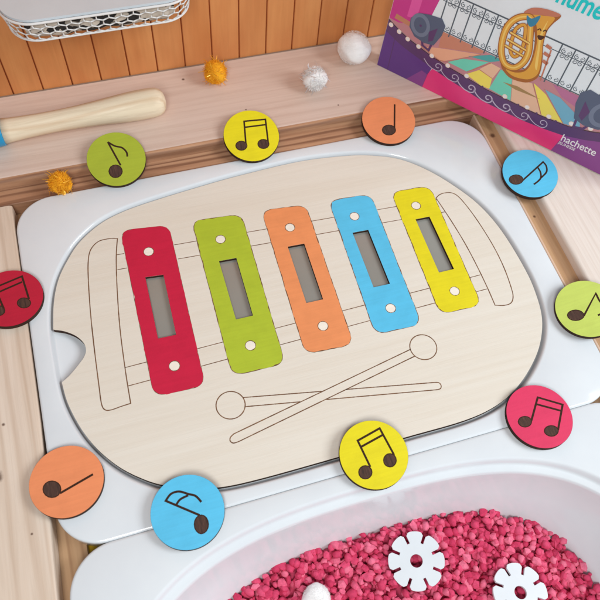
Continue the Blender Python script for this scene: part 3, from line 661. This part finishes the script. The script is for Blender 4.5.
def stage(u): # front lip of the stage
    pts = [(.02, 5.2), (1.28, 4.6), (2.25, 4.25), (3.43, 3.95), (4.88, 3.6), (6.57, 3.36), (8.5, 3.18), (10.5, 2.95), (12.4, 2.93), (14.6, 2.9), (16.6, 3.0), (18.5, 3.2), (20.3, 3.7), (22, 4.4), (24, 5.3), (W, 6.4)]
    for i in range(1, len(pts)):
        if u <= pts[i][0]:
            k = (u-pts[i-1][0])/(pts[i][0]-pts[i-1][0]); return pts[i-1][1]+k*(pts[i][1]-pts[i-1][1])
    return pts[-1][1]
us = [.02+i*(W-.02)/60 for i in range(61)]
lip = [(u, stage(u)) for u in us]
band = lambda u: stage(u)-(1.2 if u > 5 else 1.2+.05*(5-u))-.15*cos((u-12)*.3)
fl_top = lambda u: 6.35 if u < 18 else 6.35-.0*(u-18)
art('stage_floor', [('p', 0, lip+[(W, 6.35), (.02, 6.35)], 1),
    ('p', 1, [(3.6, 4.0), (5.36, 4.7), (9.0, 5.9), (5.9, 3.5)], 2), ('p', 2, [(6.4, 3.75), (7.54, 4.71), (9.9, 5.53), (8.4, 3.7)], 2), ('p', 3, [(8.0, 5.2), (9.84, 6.3), (11, 6.3), (10.0, 5.6)], 2.2),
    ('p', 4, [(8.4, 3.42), (9.4, 4.45), (10.7, 4.2), (10.87, 3.1), (10.1, 3.0)], 2.4), ('p', 5, [(9.35, 4.5), (10.1, 5.55), (11.05, 5.5), (10.75, 4.2)], 2.6), ('p', 2, [(10.82, 3.1), (11.1, 5.41), (12.25, 5.28), (13.0, 2.95)], 2.8),
    ('p', 5, [(12.32, 5.2), (14.1, 5.5), (15.95, 2.95), (13.05, 2.95)], 3), ('p', 4, [(14.15, 5.6), (15.5, 5.1), (17.9, 3.2), (16.0, 3.0)], 3.2), ('p', 6, [(15.2, 5.5), (16.7, 5.4), (19.0, 4.4), (19.4, 3.5), (18.0, 3.2)], 3.4), ('p', 7, [(5.2, 4.7), (9.0, 6.0), (9.3, 6.34), (5.1, 6.34)], 2.1),
    ('p', 8, [(11.7, 4.36), (13.0, 4.6), (15.3, 4.41), (13.0, 4.2)], 4), ('p', 9, [(16.8, 5.5), (18.3, 5.2), (18.6, 6.3), (15.6, 6.3)], 3.5),
    ('l', 10, [(3.3, 4.1), (5.6, 3.5), (6.4, 3.75), (9.0, 5.9)], .05, 4.2), ('l', 10, [(8.4, 3.7), (10.1, 5.55)], .06, 4.2), ('l', 10, [(9.4, 4.45), (10.75, 4.2)], .05, 4.2), ('l', 10, [(15.95, 3.0), (14.1, 5.5)], .05, 4.2), ('l', 10, [(17.95, 3.2), (15.2, 5.5)], .05, 4.2)],
    ['b_floor', 'b_salmon', 'b_teal', 'b_tealdark', 'b_yellow', 'b_peach', 'b_bluegrey', 'b_floor2', 'b_shadow', 'b_mauve', 'b_orange'])
art('stage_curtain', [('p', 0, [(.02, 5.3), (1.0, 5.25), (1.9, 5.6), (3.6, 6.36), (3.75, 7.4), (4.0, 9.0), (4.3, 27), (.02, 26.9)], 1.4), ('p', 1, [(1.6, 6.2), (2.5, 6.3), (2.9, 27), (1.9, 27)], 1.6), ('p', 2, [(.5, 5.5), (2.3, 5.35), (2.6, 5.75), (.6, 6.0)], 1.8)],
    ['b_magenta', 'b_magenta2', 'b_gold'])
art('border', [('p', 0, lip+[(u, band(u)) for u in reversed(us)], 5), ('p', 1, [(4.9, 0.02), (18.6, .02), (18.9, 1.0), (18.8, 1.95)]+[(u, band(u)) for u in reversed(us) if 5.2 < u < 18.8]+[(5.0, 1.6)], 5.2),
    ('p', 2, [(.02, .02), (4.95, .02), (5.05, 1.6), (5.25, band(5.25))]+[(u, band(u)+.02) for u in reversed(us) if u < 5.2], 5.2),
    ('p', 3, [(3.2, .03), (4.93, .03), (5.02, 1.55), (4.4, 1.7)], 5.5),
    ('p', 4, [(18.2, .02), (W, .02)]+[(u, band(u)+.01) for u in reversed(us) if u > 18.2], 5.6), ('l', 0, [(1.02, 4.7), (1.15, .05)], .07, 6), ('l', 5, [(u, stage(u)-.04) for u in us], .07, 6)],
    ['b_dark', 'b_pink', 'b_purple', 'b_purple2', 'b_purple2', 'b_face'])
sc = []
def spiral(cx, cy, r, turns, a0, sg, n=26): return [(cx+r*(1-.8*i/n)*cos(a0+sg*turns*2*pi*i/n), cy+r*(1-.8*i/n)*sin(a0+sg*turns*2*pi*i/n)) for i in range(n+1)]
for i in range(7):
    u = 5.75+1.78*i; v = band(u)+.55
    sc.append(('l', 0, catmull([(u-1.5, v+.15), (u-1.0, v-.25), (u-.45, v-.48)], 5)[:-1]+spiral(u, v, .50, 1.2, -pi*.62, 1)[1:], .11 if 1 < i < 5 else .075, 7))
    if all(abs(u+.9-q) > .5 for q in (6.57, 8.52, 12.4, 14.57, 16.62)): sc.append(("p", 1, circle(u+.9, stage(u+.9)+.02, .10, 10), 7))
art('scroll_ornament', sc, ['b_scroll', 'b_dark'])
rl = []
for k in range(17):
    u = 4.6+1.14*k; 
    if 11.2 < u < 13.9: continue
    rl.append(('l', 0, [(u+.02, 6.1), (u, 9.95)], .11, 2.5))
    for (cy, sg) in ((9.45, 1), (9.0, -1), (6.75, 1)):
        rl.append(('l', 0, spiral(u+.34, cy, .23, 1.2, pi/2, sg, 18), .055, 2.5)); rl.append(('l', 0, spiral(u+.82, cy, .23, 1.2, pi/2, -sg, 18), .055, 2.5))
for a, b in ((4.3, 25), ):
    rl += [('l', 0, [(a, 9.92), (b, 10.1)], .13, 2.4), ('l', 0, [(a, 9.1), (b, 9.3)], .07, 2.4), ('l', 0, [(a, 6.45), (b, 6.4)], .10, 2.4)]
art('railing', rl, ['b_iron'])
def spot(c, s, flip):
    f = lambda p: [(c[0]+flip*x*s, c[1]+y*s) for x, y in p]
    art('spotlight', [('p', 0, f([(-1.5, .3), (-.9, 1.1), (.1, 1.4), (1.3, 1.55), (1.8, 1.0), (1.75, 0), (1.3, -1.3), (.4, -1.5), (-.7, -1.3), (-1.4, -.6)]), 6.4),
        ('p', 1, f(circle(-.45, .02, .95, 28, 1.15, .3)), 6.6), ('p', 0, f(circle(-.45, .02, .62, 24, .78, .3)), 6.8), ('p', 2, f(circle(-.4, .0, .12, 12)), 7), ('p', 2, f([(.5, -.2), (1.2, .5), (1.1, -.9), (.7, -1.2)]), 6.8), ('l', 2, f([(-.9, -.6), (-.4, 0), (.3, -1.8), (1.0, -2.0), (1.1, -1.2)]), .22, 6.3)],
        ['b_spot', 'b_spotlt', 'b_dark'])
spot((3.45, 5.95), .98, 1); spot((20.0, 5.6), 1.12, -1)
for x, y in [(.36, 4.72), (1.28, 4.43), (2.25, 4.12), (3.43, 3.9), (4.88, 3.62), (6.57, 3.42), (8.52, 3.3), (12.4, 3.1), (14.57, 3.1), (16.62, 3.2), (18.6, 3.55), (20.2, 3.95)]:
    o = art('stage_light', [('p', 0, circle(x, y, .23, 18), 6.1)], ['b_light'])
    q = art('light_core', [('p', 0, circle(x, y, .15, 14), 6.3)], ['b_white']); q.parent = o
# tuba: raised printed picture built as thin layers
tl = []
bodyR = catmull([(11.9, 11.3), (12.5, 10.4), (12.85, 9.2), (13.05, 7.7), (13.1, 6.6), (12.9, 6.0), (12.2, 5.7), (11.5, 5.75)], 6)
tl.append(('p', 2, catmull([(11.0, 11.15), (11.5, 11.75), (12.6, 12.1), (13.75, 12.15), (13.45, 11.2), (13.3, 10.4), (13.5, 9.2), (13.95, 8.0), (14.25, 6.8), (14.15, 6.0), (13.5, 5.3), (12.2, 5.05), (11.3, 5.45), (10.9, 6.0), (11.3, 6.3), (12.2, 6.0), (12.9, 6.4), (13.1, 7.4), (12.8, 9.0), (12.2, 10.3), (11.6, 11.0)], 5, True), 7))
tl.append(('p', 0, catmull([(11.3, 11.2), (12.4, 11.5), (13.4, 11.75), (13.2, 10.5), (13.4, 9.3), (13.85, 8.0), (14.12, 6.8), (13.95, 6.1), (13.4, 5.6), (12.3, 5.35), (11.5, 5.65), (12.3, 5.75), (13.05, 6.3), (13.25, 7.4), (12.95, 9.1), (12.4, 10.4), (11.9, 11.0)], 5, True), 7.3))
tl.append(('p', 1, catmull([(13.0, 11.3), (13.05, 10.4), (13.2, 9.4), (13.6, 8.0), (13.9, 6.9), (13.6, 7.2), (13.25, 8.6), (12.9, 9.9)], 5, True), 7.5))
tl.append(('p', 3, catmull([(10.98, 11.17), (11.52, 11.8), (12.58, 12.15), (13.67, 12.2), (13.42, 11.85), (12.33, 11.5), (11.3, 11.1)], 5, True), 7.8))
lo = catmull([(11.6, 10.95), (10.75, 10.5), (10.25, 9.6), (10.2, 8.4), (10.55, 7.0), (11.25, 6.1), (12.1, 6.15), (12.6, 6.95), (12.65, 8.0), (12.25, 9.3), (11.9, 10.3)], 6, True)
tl += [('c', 2, lo, .62, 8), ('c', 0, lo, .46, 8.2), ('c', 1, lo, .14, 8.4)]
li = catmull([(11.5, 10.1), (10.95, 9.6), (10.95, 8.6), (11.2, 7.5), (11.7, 7.1), (12.05, 7.7), (11.95, 8.8)], 6, True)
tl += [('c', 2, li, .34, 8.1), ('c', 0, li, .22, 8.3)]
for q in (8.9, 8.2, 7.6): tl += [('l', 2, [(10.6, q+.1), (12.4, q-.1)], .3, 8.5), ('l', 1, [(10.6, q+.12), (12.4, q-.08)], .14, 8.6)]
tl += [('l', 3, [(13.7, 9.3), (14.2, 9.2)], .3, 7), ('l', 3, [(13.8, 8.6), (14.4, 8.5)], .3, 7), ('l', 3, [(14.0, 7.9), (14.5, 7.8)], .3, 7), ('l', 3, [(14.25, 9.1), (14.55, 6.1)], .12, 7)]
tl += [('p', 4, catmull([(11.3, 11.0), (11.75, 10.9), (12.3, 11.45), (12.25, 10.6), (11.9, 10.2), (11.5, 10.5)], 4, True), 9), ('l', 5, catmull([(12.55, 10.2), (12.7, 10.4), (12.85, 10.25)], 4), .09, 9), ('l', 5, catmull([(13.0, 10.3), (13.15, 10.5), (13.27, 10.35)], 4), .09, 9), ('p', 5, catmull([(12.75, 9.8), (13.3, 9.95), (13.2, 9.6), (12.95, 9.5)], 4, True), 9)]
art('tuba', tl, ['b_brass', 'b_brasslt', 'b_brassdk', 'b_orange', 'b_ribbon', 'b_face'])
def text(name, body, u, v, size, mat, rot=0, off=0, shear=0, z=8, sx=1):
    cu = bpy.data.curves.new(name, 'FONT'); cu.body = body; cu.size = size; cu.offset = off; cu.shear = shear; cu.resolution_u = 6
    tmp = bpy.data.objects.new(name, cu); COL.objects.link(tmp); dg = bpy.context.evaluated_depsgraph_get(); dg.update()
    me = bpy.data.meshes.new_from_object(tmp.evaluated_get(dg)); bpy.data.objects.remove(tmp)
    for w in me.vertices:
        x, y = w.co.x*sx, w.co.y; w.co = Vector(((u+x*cos(rot)-y*sin(rot))*S, (v+x*sin(rot)+y*cos(rot))*S, Z*z*S))
    me.materials.clear(); me.materials.append(M[mat]); me.name = name
    o = bpy.data.objects.new(name, me); COL.objects.link(o); o.parent = book; return o
text('title_lettering', 'numé', 12.8, 13.0, 2.25, 'b_text', radians(1), .045, .1, 8, .74)
text('publisher_lettering', 'hachette', 18.45, 1.5, 1.08, 'b_white', radians(1), .014, 0, 8, .87)
text('publisher_lettering', 'JEUNESSE', 18.45, 1.08, .42, 'b_white', radians(1), .006, 0, 8, .9)

# ------------------------------------------------------------------ camera and light
cam = bpy.data.cameras.new('camera'); co = bpy.data.objects.new('camera', cam); COL.objects.link(co)
co.location = (-.1123047, -.2481380, .4892017); co.rotation_euler = (.49495121, -.06547680, -.29203547)
cam.sensor_width = 36; cam.lens = 704.24/600*36; cam.clip_start = .01; cam.clip_end = 50
cam.dof.use_dof = True; cam.dof.focus_distance = .56; cam.dof.aperture_fstop = 14
scene.camera = co
w = bpy.data.worlds.new('World'); scene.world = w; w.use_nodes = True
bg = w.node_tree.nodes['Background']; bg.inputs['Color'].default_value = (.84, .90, 1, 1); bg.inputs['Strength'].default_value = .27
def lamp(name, loc, target, size, power, col, sy=None):
    l = bpy.data.lights.new(name, 'AREA'); l.shape = 'RECTANGLE'; l.size = size; l.size_y = sy or size; l.energy = power; l.color = col
    o = bpy.data.objects.new(name, l); COL.objects.link(o); o.location = loc
    o.rotation_euler = (Vector(target)-Vector(loc)).to_track_quat('-Z', 'Y').to_euler(); return o
lamp('window_light', (-.30, -.68, .90), (.12, -.06, 0), .32, 6.5, (1, .985, .96), .42)
lamp('room_light', (.92, -.42, .80), (.1, -.05, 0), .55, 11.0, (.92, .968, 1))
scene.view_settings.view_transform = 'Standard'; scene.view_settings.look = 'None'; scene.view_settings.exposure = 0
